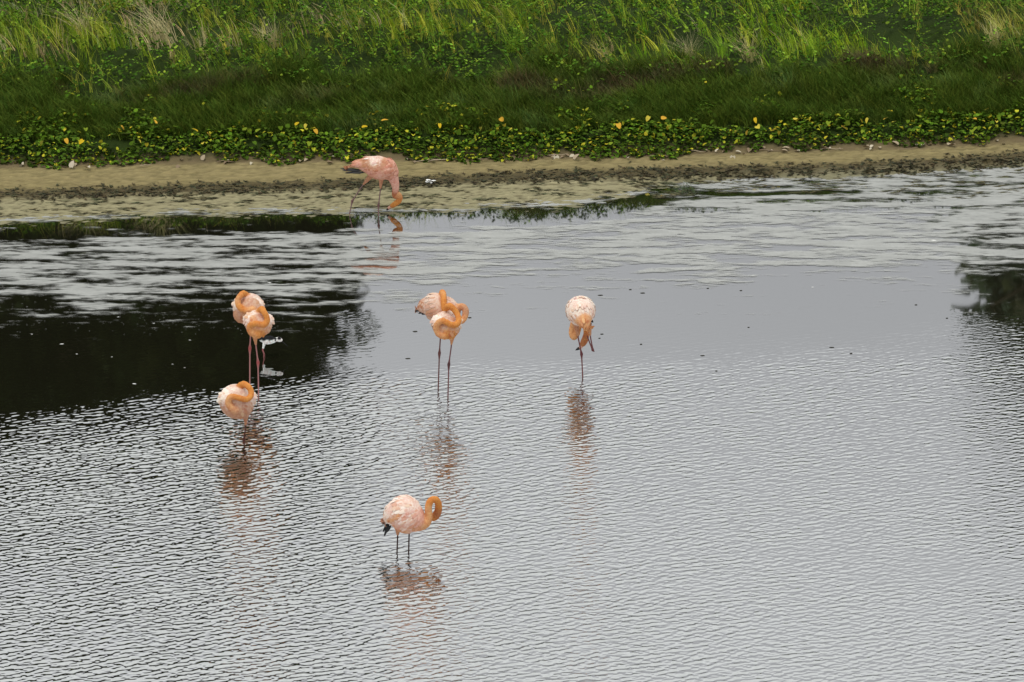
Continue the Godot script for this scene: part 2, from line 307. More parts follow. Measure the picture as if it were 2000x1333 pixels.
func make_bird(key: String, called: String, label: String, group: String, plumage: Material, leg_color: Color, knee_color: Color):
	var d: Dictionary = BIRDS[key]
	var small := key == "s"
	var root := thing(called, label, "stilt" if small else "flamingo", Vector3(d.at[0], 0, d.at[1]), group)
	var thighs := []
	for l in d.legs:
		var a := Vector3(l[0][0], l[0][1], l[0][2])
		var b := a.lerp(Vector3(l[1][0], l[1][1], l[1][2]), .75)
		thighs.append([[a.x, a.y, a.z, .012 if small else .034, 7 if small else 1], [b.x, b.y, b.z, .006 if small else .012, 7 if small else 1]])
	var s := body_mesh(d.torso, d.wings, d.neck if small else rounded(d.neck), thighs, d.spots, .0048 if small else .0085, .012 if small else .028)
	var st := SurfaceTool.new()
	st.begin(Mesh.PRIMITIVE_TRIANGLES)
	var vs: PackedVector3Array = s.v
	var ns: PackedVector3Array = s.n
	var cs: PackedColorArray = s.c
	for k in s.i:
		st.set_color(cs[k])
		st.set_normal(ns[k])
		st.add_vertex(vs[k])
	for l in d.legs:
		var pts := []
		var radii := []
		var cols := []
		for k in l.size() - 1:
			var a := Vector3(l[k][0], l[k][1], l[k][2])
			var b := Vector3(l[k + 1][0], l[k + 1][1], l[k + 1][2])
			for j in 6:
				pts.append(a.lerp(b, j / 6.0))
		var e: Array = l[-1]
		pts.append(Vector3(e[0], e[1], e[2]))
		var knee: Vector3 = Vector3(l[2][0], l[2][1], l[2][2]) if key != "h" else Vector3(9, 9, 9)
		if small: knee = Vector3(l[1][0], l[1][1], l[1][2])
		for p in pts:
			var near: float = exp(-pow((p - knee).length() / (.012 if small else .028), 2))
			radii.append((.0035 + .0025 * near) if small else (.0074 + .0105 * near))
			cols.append(leg_color.lerp(knee_color, near))
		tube(st, pts, radii, cols, 8)
	st.index()
	part("body", st.commit(), plumage, root)
	# feathers of the trunk, laid towards the tail
	var tail := Vector3(d.tail[0], d.tail[1], d.tail[2])
	var chest := Vector3(d.torso[-1][0], d.torso[-1][1], d.torso[-1][2])
	var first := Vector3(d.torso[0][0], d.torso[0][1], d.torso[0][2])
	if (first - tail).length() > (chest - tail).length(): chest = first
	var axis := (tail - chest).normalized()
	var across := axis.cross(Vector3.UP).normalized()
	var wings := [SurfaceTool.new(), SurfaceTool.new()]
	for w in wings: w.begin(Mesh.PRIMITIVE_TRIANGLES)
	var trunk_at := PackedInt32Array()
	for k in vs.size():
		if s.trunk[k] == 1 and ns[k].y > -.62: trunk_at.append(k)
	for j in (40 if small else 800):
		var k: int = trunk_at[rng.randi() % trunk_at.size()]
		var nn := ns[k]
		var along := axis - nn * nn.dot(axis)
		along = (along + Vector3(0, -.35, 0) - nn * nn.dot(Vector3(0, -.35, 0)))
		along = (along.normalized() + nn * .03 + Vector3(rng.randf() - .5, rng.randf() - .5, rng.randf() - .5) * .20).normalized()
		var size := rng.randf_range(.045, .095) * (.35 if small else 1.)
		var v: float = rng.randf_range(.70, 1.10)
		var c := cs[k]
		c = Color(c.r * lerpf(v, 1, .55), c.g * v, c.b * v * lerpf(v, 1., .5))
		feather(wings[0 if nn.dot(across) > 0. else 1], vs[k] - nn * .004, along, nn, size, size * .42, c, 2.6)
	for w in wings:
		w.generate_normals()
		part("wing", w.commit(), plumage, root).set_meta("kind", "stuff")
	var black := mat(PLUMAGE[8], .5)
	for fl in d.flight:
		var ft := SurfaceTool.new()
		ft.begin(Mesh.PRIMITIVE_TRIANGLES)
		var a := Vector3(fl[0][0], fl[0][1], fl[0][2])
		var b := Vector3(fl[1][0], fl[1][1], fl[1][2])
		feather(ft, a, (b - a).normalized(), Vector3(.2, .5, .84).normalized(), (b - a).length() * 1.1, .030, Color.WHITE)
		ft.generate_normals()
		part("flight_feather", ft.commit(), black, root)
	if d.bill.size():
		var b0 := Vector3(d.bill[0][0], d.bill[0][1], d.bill[0][2])
		var b1 := Vector3(d.bill[1][0], d.bill[1][1], d.bill[1][2])
		var b2 := Vector3(d.bill[2][0], d.bill[2][1], d.bill[2][2])
		var bt := SurfaceTool.new()
		bt.begin(Mesh.PRIMITIVE_TRIANGLES)
		var cw := Color.WHITE
		tube(bt, [b0, b0.lerp(b1, .5), b1, b1.lerp(b2, .3)], [.0045, .004, .003, .003] if small else [.022, .021, .019, .018], [cw, cw, cw, cw])
		var bill := part("bill", bt.commit(), black if small else mat(Color(.62, .33, .24), .45), root)
		bt = SurfaceTool.new()
		bt.begin(Mesh.PRIMITIVE_TRIANGLES)
		tube(bt, [b1.lerp(b2, .25), b1.lerp(b2, .6), b2], [.0032, .0024, .001] if small else [.0185, .014, .003], [cw, cw, cw])
		part("bill_tip", bt.commit(), black, bill)
		var ball := SphereMesh.new()
		ball.radius = .0035 if small else .006
		ball.height = ball.radius * 2
		ball.radial_segments = 10
		ball.rings = 6
		var head: Array = d.neck[-2]
		var hp := Vector3(head[0], head[1], head[2])
		var look := (b0 - hp).normalized()
		var lateral := look.cross(Vector3.UP)
		if lateral.length() < .2: lateral = Vector3(0, 0, 1)
		for q in [-1, 1]:
			var eye := part("eye", ball, mat(Color(.5, .35, .05) if not small else Color(.02, .005, .005), .2), root)
			eye.position = hp + lateral.normalized() * q * (head[3] * .96) + Vector3(0, head[3] * .25, 0)

# ------------------------------------------------------------------ water
func wave_setup():
	var r := RandomNumberGenerator.new()
	r.seed = 41
	for k in 28:
		var wl := .041 * pow(4.6, k / 27.0)
		var ang := deg_to_rad(19. + 26. * r.randfn())
		var kk := TAU / wl
		var slope := .033 * (1.25 - .95 * absf(k - 10) / 17.0)
		wave_x.append(kk * sin(ang))
		wave_z.append(kk * cos(ang))
		wave_slope.append(slope)
		wave_k.append(kk)
		wave_phase.append(r.randf() * TAU)

func ripple(x: float, z: float) -> float:
	# how rough the water is there: calm under the bank, rippled towards the near side
	var e := z - curve_z(RIPPLE_EDGE, x) + .45 * n_soft.get_noise_2d(x * .35, z * .7)
	var a := smoothstep(-.7, 1.6, e)
	a *= lerpf(1.12, .52, smoothstep(-2.0, 3.0, x))
	return .035 + a * (.95 + .42 * n_soft.get_noise_2d(x * .4 + 40, z * .8) + .3 * n_soft.get_noise_2d(x * .12 + 9., z * .25))

func build_water(m: Material):
	var xs := PackedFloat32Array([-90, -50, -30, -20, -14, -11, -9, -7.6])
	var x := -6.6
	while x < 6.6:
		xs.append(x)
		x += .034
	xs.append_array([7.6, 9, 11, 14, 20, 30, 50, 90])
	var zs := PackedFloat32Array([-9.5, -9, -8.5])
	var z := -8.0
	while z < -1.2:
		zs.append(z)
		z += .12
	while z < 11.7:
		zs.append(z)
		z += .0165
	zs.append_array([12.2, 13, 15, 18, 24, 34, 50, 75])
	var nx := xs.size()
	var nz := zs.size()
	var count := wave_x.size()
	var v := PackedVector3Array()
	var n := PackedVector3Array()
	v.resize(nx * nz)
	n.resize(nx * nz)
	var bases := []
	for key in ["s", "e", "f", "g", "b", "c", "h"]: bases.append(Vector2(BIRDS[key].at[0], BIRDS[key].at[1]))
	for j in nz:
		for i in nx:
			var px := xs[i]
			var pz := zs[j]
			var h := 0.0
			var gx := 0.0
			var gz := 0.0
			var a := ripple(px, pz)
			if absf(px) > 7. or pz > 12.: a = 0.
			a *= (1. - smoothstep(6.0, 6.7, absf(px))) * (1. - smoothstep(10.9, 11.5, pz))
			var swing := clampf(1.6 * n_soft.get_noise_2d(px * .9 + 5., pz * 1.5 + 60.), -.8, .8)
			if a > .036 or (a > 0. and pz > -1.2):
				for w in count:
					var ph := wave_x[w] * px + wave_z[w] * pz + wave_phase[w]
					var s := wave_slope[w] * a / wave_k[w] * (1. + (swing if w % 2 else -swing))
					var c := cos(ph) * s
					gx += c * wave_x[w]
					gz += c * wave_z[w]
					h += sin(ph) * s
				if gz > 0.: gz *= 1. + 5. * gz
			for at in bases:
				var dd: Vector2 = Vector2(px, pz) - at
				if absf(dd.x) < 1. and absf(dd.y) < 1.:
					var rr := dd.length()
					var q := (.016 * exp(-pow((rr - .38) / .22, 2)) + .03 * exp(-rr * 7.)) * cos(rr * 48.)
					gx += q * dd.x / maxf(rr, .01)
					gz += q * dd.y / maxf(rr, .01)
			v[j * nx + i] = Vector3(px, h, pz)
			n[j * nx + i] = Vector3(-gx, 1, -gz).normalized()
	var idx := PackedInt32Array()
	for j in nz - 1:
		for i in nx - 1:
			var a := j * nx + i
			idx.append_array([a, a + 1, a + nx, a + 1, a + nx + 1, a + nx])
	var arr := []
	arr.resize(Mesh.ARRAY_MAX)
	arr[Mesh.ARRAY_VERTEX] = v
	arr[Mesh.ARRAY_NORMAL] = n
	arr[Mesh.ARRAY_INDEX] = idx
	var am := ArrayMesh.new()
	am.add_surface_from_arrays(Mesh.PRIMITIVE_TRIANGLES, arr)
	tag(part("water", am, m, self), "dark pond water, calm below the bank and rippled on the near side", "", "", "structure")

func build_scum():
	# the thin pale film that lies on the calm water, patchy and drawn out in streaks
	var w := 1700
	var h := 850
	var x0 := -8.5
	var z0 := -8.2
	var sx := 17.0
	var sz := 8.2
	var data := PackedByteArray()
	data.resize(w * h * 4)
	var fb := FastNoiseLite.new()
	fb.noise_type = FastNoiseLite.TYPE_SIMPLEX_SMOOTH
	fb.frequency = 1.0
	fb.fractal_octaves = 4
	fb.seed = 9
	var wl := PackedFloat32Array()
	for i in w: wl.append(curve_z(WATERLINE, x0 + sx * i / w))
	for j in h:
		var z := z0 + sz * (j + .5) / h
		for i in w:
			var x := x0 + sx * (i + .5) / w
			var o := z - wl[i]
			if o < -.3: continue
			var left := 1. - smoothstep(-2.4, .2, x)
			var right := smoothstep(1.2, 2.6, x)
			var warp := n_soft.get_noise_2d(x * .6, z * 1.2)
			# how much of the water it covers
			var cover := lerpf(.72, .10 + .16 * left, smoothstep(-3.6 + 1.3 * left, -1.7 + .9 * left, z + warp * .8))
			cover *= smoothstep(-.25, -1.35, z + .35 * warp - .25 * left)
			cover = lerpf(cover, cover * .92, left)
			var open := (1. - right) * smoothstep(-.12, .12, o) * (1. - smoothstep(.55, .95 + .5 * warp, o))
			open = maxf(open, right * exp(-pow((z + 6.15 + .1 * (x - 2.)) / .1, 2)) * (1. - smoothstep(3.6, 5.2, x)))
			cover *= 1. - .95 * open * smoothstep(-.75, -.25, fb.get_noise_2d(x * .9 + 20., z * 3.))
			if o < .12: cover = maxf(cover, .55 * smoothstep(-.3, .0, o) * (1. - smoothstep(.0, .14, o)))
			var n := .5 + .62 * fb.get_noise_2d(x * .75, z * 3.4) + .34 * fb.get_noise_2d(x * 4. + 9., z * 13.)
			var thr := 1. - cover
			var al := smoothstep(thr - .10, thr + .34, n) * .86
			var fleck := fb.get_noise_2d(x * 20., z * 34.)
			if z > -3.4 and z < -.7 + .5 * left and fleck > .70 - .08 * left and left > .1: al = maxf(al, .45)
			var g := 163. + 16. * fb.get_noise_2d(x * 2., z * 6.) + 10. * fleck
			var at := (j * w + i) * 4
			data[at] = int(g)
			data[at + 1] = int(g * 1.005)
			data[at + 2] = int(g * .99)
			data[at + 3] = int(255. * al)
	var img := Image.create_from_data(w, h, false, Image.FORMAT_RGBA8, data)
	var m := StandardMaterial3D.new()
	m.albedo_texture = ImageTexture.create_from_image(img)
	m.transparency = BaseMaterial3D.TRANSPARENCY_ALPHA
	m.roughness = .55
	m.metallic_specular = .5
	m.texture_repeat = false
	var p := PlaneMesh.new()
	p.size = Vector2(sx, sz)
	var o := part("scum_film", p, m, self)
	o.position = Vector3(x0 + sx / 2, .006, z0 + sz / 2)
	tag(o, "pale grey film of scum in streaks on the calm water", "scum", "", "stuff")

# ------------------------------------------------------------------ ground
func build_ground(m: Material):
	var xs := PackedFloat32Array([-500, -160, -80, -40, -24, -16, -11])
	var x := -8.6
	while x < 8.6:
		xs.append(x)
		x += .05
	xs.append_array([11, 16, 24, 40, 80, 160, 500])
	var zs := PackedFloat32Array([-700, -240, -140, -80, -45, -28, -20, -16, -14])
	var z := -12.5
	while z < -8.6:
		zs.append(z)
		z += .1
	while z < -4.2:
		zs.append(z)
		z += .03
	zs.append_array([-3, 0, 6, 14, 40, 75])
	var nx := xs.size()
	var v := PackedVector3Array()
	var c := PackedColorArray()
	for pz in zs:
		for px in xs:
			var h := ground_height(px, pz)
			var u := inland(px, pz)
			var k := curve_z(WRACK, px)
			var w := curve_z(WATERLINE, px)
			var n1 := n_fine.get_noise_2d(px * 3., pz * 9.)
			var n2 := n_fine.get_noise_2d(px * 9. + 50., pz * 22.)
			if u < .3 and h > -.05:
				h += .018 * n1 + .014 * n2
			var sand := Color(.225, .182, .085) * (1. + .25 * n1 + .35 * n2)
			var algae := Color(.255, .23, .135) * (1. + .18 * n1 + .35 * n2)
			var dark := Color(.060, .048, .024)
			var col := sand
			var streak := smoothstep(.12, .4, n_fine.get_noise_2d(px * 3.5 + 70., pz * 34.))
			col = col.lerp(Color(.11, .09, .04), streak * .6)
			col = col.lerp(algae, smoothstep(k - .05, k + .25, pz))
			var wr := exp(-pow((pz - k + .14 * n1) / .17, 2)) * (.8 + .9 * n2)
			h += .02 * clampf(wr, 0, 1) * (1. if u < 0 else 0.)
			col = col.lerp(dark, clampf(wr * 1.2, 0, .92))
			var spot := smoothstep(.15, .42, n_fine.get_noise_2d(px * 5. + 9., pz * 20.)) * smoothstep(k, k + .2, pz)
			col = col.lerp(dark, spot * .75)
			if pz > w - .25: col = col.lerp(Color(.20, .19, .12), smoothstep(w - .25, w + .1, pz) * .6)
			if pz > w: col = col.lerp(Color(.03, .03, .018), smoothstep(w, w + .5, pz))
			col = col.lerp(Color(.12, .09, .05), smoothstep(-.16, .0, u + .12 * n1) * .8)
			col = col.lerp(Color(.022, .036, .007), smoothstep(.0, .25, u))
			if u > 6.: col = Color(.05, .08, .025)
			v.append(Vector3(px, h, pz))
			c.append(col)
	var st := SurfaceTool.new()
	st.begin(Mesh.PRIMITIVE_TRIANGLES)
	for k in v.size():
		st.set_color(c[k])
		st.set_smooth_group(0)
		st.add_vertex(v[k])
	for j in zs.size() - 1:
		for i in nx - 1:
			var a := j * nx + i
			for q in [a, a + 1, a + nx, a + 1, a + nx + 1, a + nx]: st.add_index(q)
	st.generate_normals()
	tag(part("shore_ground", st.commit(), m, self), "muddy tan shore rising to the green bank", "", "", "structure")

func lump_mesh() -> Mesh:
	var s := SphereMesh.new()
	s.radius = .5
	s.height = 1.
	s.radial_segments = 7
	s.rings = 4
	var a := s.get_mesh_arrays()
	var v: PackedVector3Array = a[Mesh.ARRAY_VERTEX]
	for k in v.size():
		v[k] *= 1. + .5 * n_fine.get_noise_3d(v[k].x * 6., v[k].y * 6., v[k].z * 6.)
	a[Mesh.ARRAY_VERTEX] = v
	var m := ArrayMesh.new()
	m.add_surface_from_arrays(Mesh.PRIMITIVE_TRIANGLES, a)
	return m

func shred_mesh() -> Mesh:
	# a rag of weed: thin strips lying over one another
	var st := SurfaceTool.new()
	st.begin(Mesh.PRIMITIVE_TRIANGLES)
	for k in 9:
		var t := rng.randf() * TAU
		var d := Vector3(cos(t), rng.randf_range(-.1, .5), sin(t) * .7)
		var s := Vector3(-sin(t), rng.randf_range(-.2, .6), cos(t)) * rng.randf_range(.05, .14)
		var p := Vector3(rng.randfn() * .25, rng.randf() * .15, rng.randfn() * .2)
		var l := rng.randf_range(.25, .6)
		var q := [p - d * l, p - s + Vector3(0, .08, 0), p + s + Vector3(0, .12, 0), p + d * l]
		for v in [0, 1, 2, 1, 3, 2]:
			st.add_vertex(q[v])
	st.generate_normals()
	return st.commit()

func flat_basis(size: Vector3, tilt := .3) -> Basis:
	return Basis(Vector3.UP, rng.randf() * TAU) * Basis(Vector3.RIGHT, rng.randfn() * tilt) * Basis.from_scale(size)

# ------------------------------------------------------------------ plants
func tuft_mesh(blades: int, spread: float, wide: float, lean: float) -> Mesh:
	var st := SurfaceTool.new()
	st.begin(Mesh.PRIMITIVE_TRIANGLES)
	for k in blades:
		var at := Vector3(rng.randfn() * spread, 0, rng.randfn() * spread)
		var t := rng.randf() * TAU
		var out := Vector3(cos(t), 0, sin(t))
		var side := Vector3(-sin(t + .8), 0, cos(t + .8)) * wide * .5
		var h := rng.randf_range(.55, 1.)
		var l := rng.randf_range(.3, 1.) * lean
		var last := []
		for j in 4:
			var q := j / 3.0
			var p := at + Vector3.UP * h * q * (1. - .18 * q * l) + out * l * h * q * q
			var now := [p - side * (1. - q * .85), p + side * (1. - q * .85)]
			if j:
				for vv in [last[0], last[1], now[0], last[1], now[1], now[0]]:
					st.set_smooth_group(0)
					st.add_vertex(vv)
			last = now
	st.generate_normals()
	return st.commit()

func leaf_mesh(fold: float, long: float) -> Mesh:
	# a broad leaf, folded a little along its midrib, its stalk at the origin
	var st := SurfaceTool.new()
	st.begin(Mesh.PRIMITIVE_TRIANGLES)
	var rim := [Vector2(0, 0), Vector2(.30, -.08), Vector2(.50, .18), Vector2(.46, .52), Vector2(.25, .84), Vector2(0, 1)]
	for s in [-1, 1]:
		for k in rim.size() - 1:
			var a := Vector3(rim[k].x * s, fold * rim[k].x - .12 * rim[k].y * rim[k].y, rim[k].y * long)
			var b := Vector3(rim[k + 1].x * s, fold * rim[k + 1].x - .12 * rim[k + 1].y * rim[k + 1].y, rim[k + 1].y * long)
			var mid := Vector3(0, .0 - .03, .5 * long)
			for p in ([a, b, mid] if s > 0 else [b, a, mid]):
				st.set_smooth_group(0)
				st.add_vertex(p)
	st.generate_normals()
	return st.commit()

func spray_mesh(leaves: int, leaf: Mesh, reach: float) -> Mesh:
	var st := SurfaceTool.new()
	st.begin(Mesh.PRIMITIVE_TRIANGLES)
	for k in leaves:
		var b := Basis(Vector3.UP, rng.randf() * TAU) * Basis(Vector3.RIGHT, rng.randf_range(-.9, .5))
		var p := Vector3(rng.randfn(), rng.randfn() * .7, rng.randfn()) * reach
		st.append_from(leaf, 0, Transform3D(b.scaled(Vector3.ONE * rng.randf_range(.7, 1.2)), p))
	return st.commit()

func nth(k: int) -> String:
	var words := ["first", "second", "third", "fourth", "fifth", "sixth", "seventh", "eighth", "ninth", "tenth"]
	if k <= 10: return words[k - 1]
	var end := "th"
	if k % 100 < 11 or k % 100 > 13: end = ["th", "st", "nd", "rd", "th", "th", "th", "th", "th", "th"][k % 10]
	return "%d%s" % [k, end]

func vary(c: Color, by: float) -> Color:
	var v := 1. + by * (rng.randf() * 2. - 1.)
	var y := 1. + by * .5 * (rng.randf() * 2. - 1.)
	return Color(c.r * v * y, c.g * v, c.b * v)

func leaf_mat(c := Color.WHITE, tint := true) -> StandardMaterial3D:
	var m := mat(c, .8, .16, tint)
	m.backlight_enabled = true
	m.backlight = Color(.35, .4, .2)
	return m

func grassy(x: float, u: float) -> float:
	# where the long grass stands in swathes; broad leaves fill the rest
	var d := .10 if u < 3.1 else .5
	for b in SWATHES:
		d += b[4] * exp(-pow((x - b[0]) / b[2], 2) - pow((u - b[1]) / b[3], 2))
	return d

func tree(x: float, z: float, height: float, wide: float, low: float, label: String, m_leaf: Material, m_bark: Material, spray: Mesh, leaves: int, tone: Color):
	var y0 := ground_height(x, z)
	var t := thing("shade_tree", label, "tree", Vector3(x, y0, z), "trees on the bank top")
	var st := SurfaceTool.new()
	st.begin(Mesh.PRIMITIVE_TRIANGLES)
	var cw := Color.WHITE
	tube(st, [Vector3(0, -.2, 0), Vector3(.05, height * .3, .03), Vector3(-.08, height * .6, 0), Vector3(0, height * .9, .1)], [.22, .16, .11, .03], [cw, cw, cw, cw], 10)
	for k in 7:
		var a := TAU * k / 7. + rng.randf()
		var h0 := height * rng.randf_range(.25, .65)
		var o := Vector3(cos(a), 0, sin(a)) * wide * .42
		tube(st, [Vector3(0, h0, 0), Vector3(o.x * .5, h0 + height * .14, o.z * .5), Vector3(o.x, h0 + height * .2, o.z)], [.08, .05, .02], [cw, cw, cw], 7)
	st.generate_normals()
	part("trunk", st.commit(), m_bark, t)
	var places := []
	var cols := []
	var lobes := []
	for k in 17:
		var a := rng.randf() * TAU
		var q := sqrt(rng.randf()) * .36
		lobes.append([Vector3(cos(a) * q * wide, lerpf(low, height * .86, rng.randf()), sin(a) * q * wide), rng.randf_range(.16, .26) * wide])
	for k in leaves:
		var l: Array = lobes[rng.randi() % lobes.size()]
		var dir := Vector3(rng.randfn(), rng.randfn(), rng.randfn()).normalized()
		var p: Vector3 = l[0] + dir * l[1] * pow(rng.randf(), .4)
		if p.y < low * .5: continue
		places.append(Transform3D(Basis(Vector3.UP, rng.randf() * TAU).scaled(Vector3.ONE * rng.randf_range(.16, .3)), p))
		cols.append(vary(tone, .35))
	swarm("crown", spray, m_leaf, places, cols, t)

# ------------------------------------------------------------------ scene
func _ready():
	rng.seed = 2024
	n_soft.noise_type = FastNoiseLite.TYPE_SIMPLEX_SMOOTH
	n_soft.frequency = 1.0
	n_soft.fractal_octaves = 2
	n_soft.seed = 5
	n_fine.noise_type = FastNoiseLite.TYPE_SIMPLEX_SMOOTH
	n_fine.frequency = 1.0
	n_fine.fractal_octaves = 3
	n_fine.seed = 17

	var cam := Camera3D.new()
	cam.name = "camera"
	cam.fov = 8.022
	cam.position = Vector3(0, 15.9, 52)
	cam.rotation_degrees = Vector3(-17, 0, 0)
	cam.near = .5
	cam.far = 1200
	add_child(cam)

	# an overcast sky: low cloud a little darker and bluer than the cloud overhead
	var sw := 512
	var sh := 256
	var sky_img := Image.create(sw, sh, false, Image.FORMAT_RGBF)
	for j in sh:
		var el := PI / 2 - PI * (j + .5) / sh
		for i in sw:
			var az := TAU * (i + .5) / sw
			var dv := Vector3(cos(el) * cos(az), sin(el), cos(el) * sin(az))
			var e := maxf(0., sin(el))
			var l := lerpf(SKY_LOW, SKY_HIGH, smoothstep(.265, .43, e))
			var cl := n_soft.get_noise_3d(dv.x * 2.2, dv.y * 5., dv.z * 2.2) + .5 * n_fine.get_noise_3d(dv.x * 5., dv.y * 9., dv.z * 5.)
			l *= 1. + .14 * cl
			var blue := 1. - smoothstep(.25, .5, e)
			sky_img.set_pixel(i, j, Color(l * lerpf(.965, .968, blue), l * lerpf(1., .99, blue), l * lerpf(.985, 1.035, blue)))
	var pan := PanoramaSkyMaterial.new()
	pan.panorama = ImageTexture.create_from_image(sky_img)
	var sky := Sky.new()
	sky.sky_material = pan
	var env := Environment.new()
	env.background_mode = Environment.BG_SKY
	env.sky = sky
	env.tonemap_mode = Environment.TONE_MAPPER_LINEAR
	env.tonemap_exposure = EXPOSURE
	env.sdfgi_enabled = true
	env.ssao_enabled = true
	env.ssil_enabled = true
	var we := WorldEnvironment.new()
	we.name = "environment"
	we.environment = env
	add_child(we)
	var sun := DirectionalLight3D.new()
	sun.name = "sun"
	sun.light_energy = .65
	sun.light_color = Color(1., .97, .92)
	sun.light_angular_distance = 14
	sun.shadow_enabled = true
	sun.rotation_degrees = Vector3(-70, -28, 0)
	add_child(sun)

	# the setting
	var gm := mat(Color.WHITE, .9, .3, true)
	var gn := FastNoiseLite.new()
	gn.frequency = .03
	gn.fractal_octaves = 5
	gn.seed = 3
	var gt := NoiseTexture2D.new()
	gt.width = 512
	gt.height = 512
	gt.seamless = true
	gt.as_normal_map = true
	gt.bump_strength = 6.
	gt.noise = gn
	gm.normal_enabled = true
	gm.normal_texture = gt
	gm.normal_scale = 1.
	gm.uv1_triplanar = true
	gm.uv1_world_triplanar = true
	gm.uv1_scale = Vector3.ONE * 1.3
	build_ground(gm)
	wave_setup()
	var wm := mat(Color(.013, .013, .007), .03, WATER_SPEC)
	wm.refraction_enabled = true
	wm.refraction_scale = .25
	build_water(wm)
	build_scum()

	# the birds
	var plumage := mat(Color.WHITE, .85, .25, true)
	var dark_leg := Color(.14, .06, .055)
	var pink_leg := Color(.38, .18, .17)
	var red_knee := Color(.36, .08, .08)
	var f := "flamingos in the pond"
	make_bird("a", "flamingo", "pink flamingo wading at the shoreline with head lowered to feed", f, plumage, Color(.19, .12, .115), Color(.13, .07, .065))
	make_bird("b", "flamingo", "pale sleeping flamingo partly hidden behind the flamingo beside the stilt", f, plumage, pink_leg, red_knee)
	make_bird("c", "flamingo", "sleeping flamingo with coiled orange neck standing in front of the black and white stilt", f, plumage, pink_leg, red_knee)
	make_bird("d", "flamingo", "sleeping flamingo on one leg alone in rippled water below the stilt", f, plumage, Color(.10, .04, .035), Color(.10, .04, .035))
	make_bird("e", "flamingo", "flamingo with dark tail seen from the side behind another sleeping flamingo", f, plumage, dark_leg, dark_leg)
	make_bird("f", "flamingo", "sleeping flamingo with orange breast in front of the dark tailed flamingo", f, plumage, Color(.17, .075, .08), Color(.10, .05, .05))
	make_bird("g", "flamingo", "flamingo preening with one leg raised and neck hanging below its body", f, plumage, Color(.17, .065, .065), Color(.13, .045, .05))
	make_bird("h", "flamingo", "nearest flamingo bending its orange neck in a hook to preen its breast", f, plumage, Color(.05, .025, .022), Color(.05, .025, .022))
	make_bird("s", "stilt", "small black and white stilt with thin black bill and pink legs", "", plumage, Color(.34, .13, .13), Color(.3, .1, .1))

	build_bank()
	build_small_things()

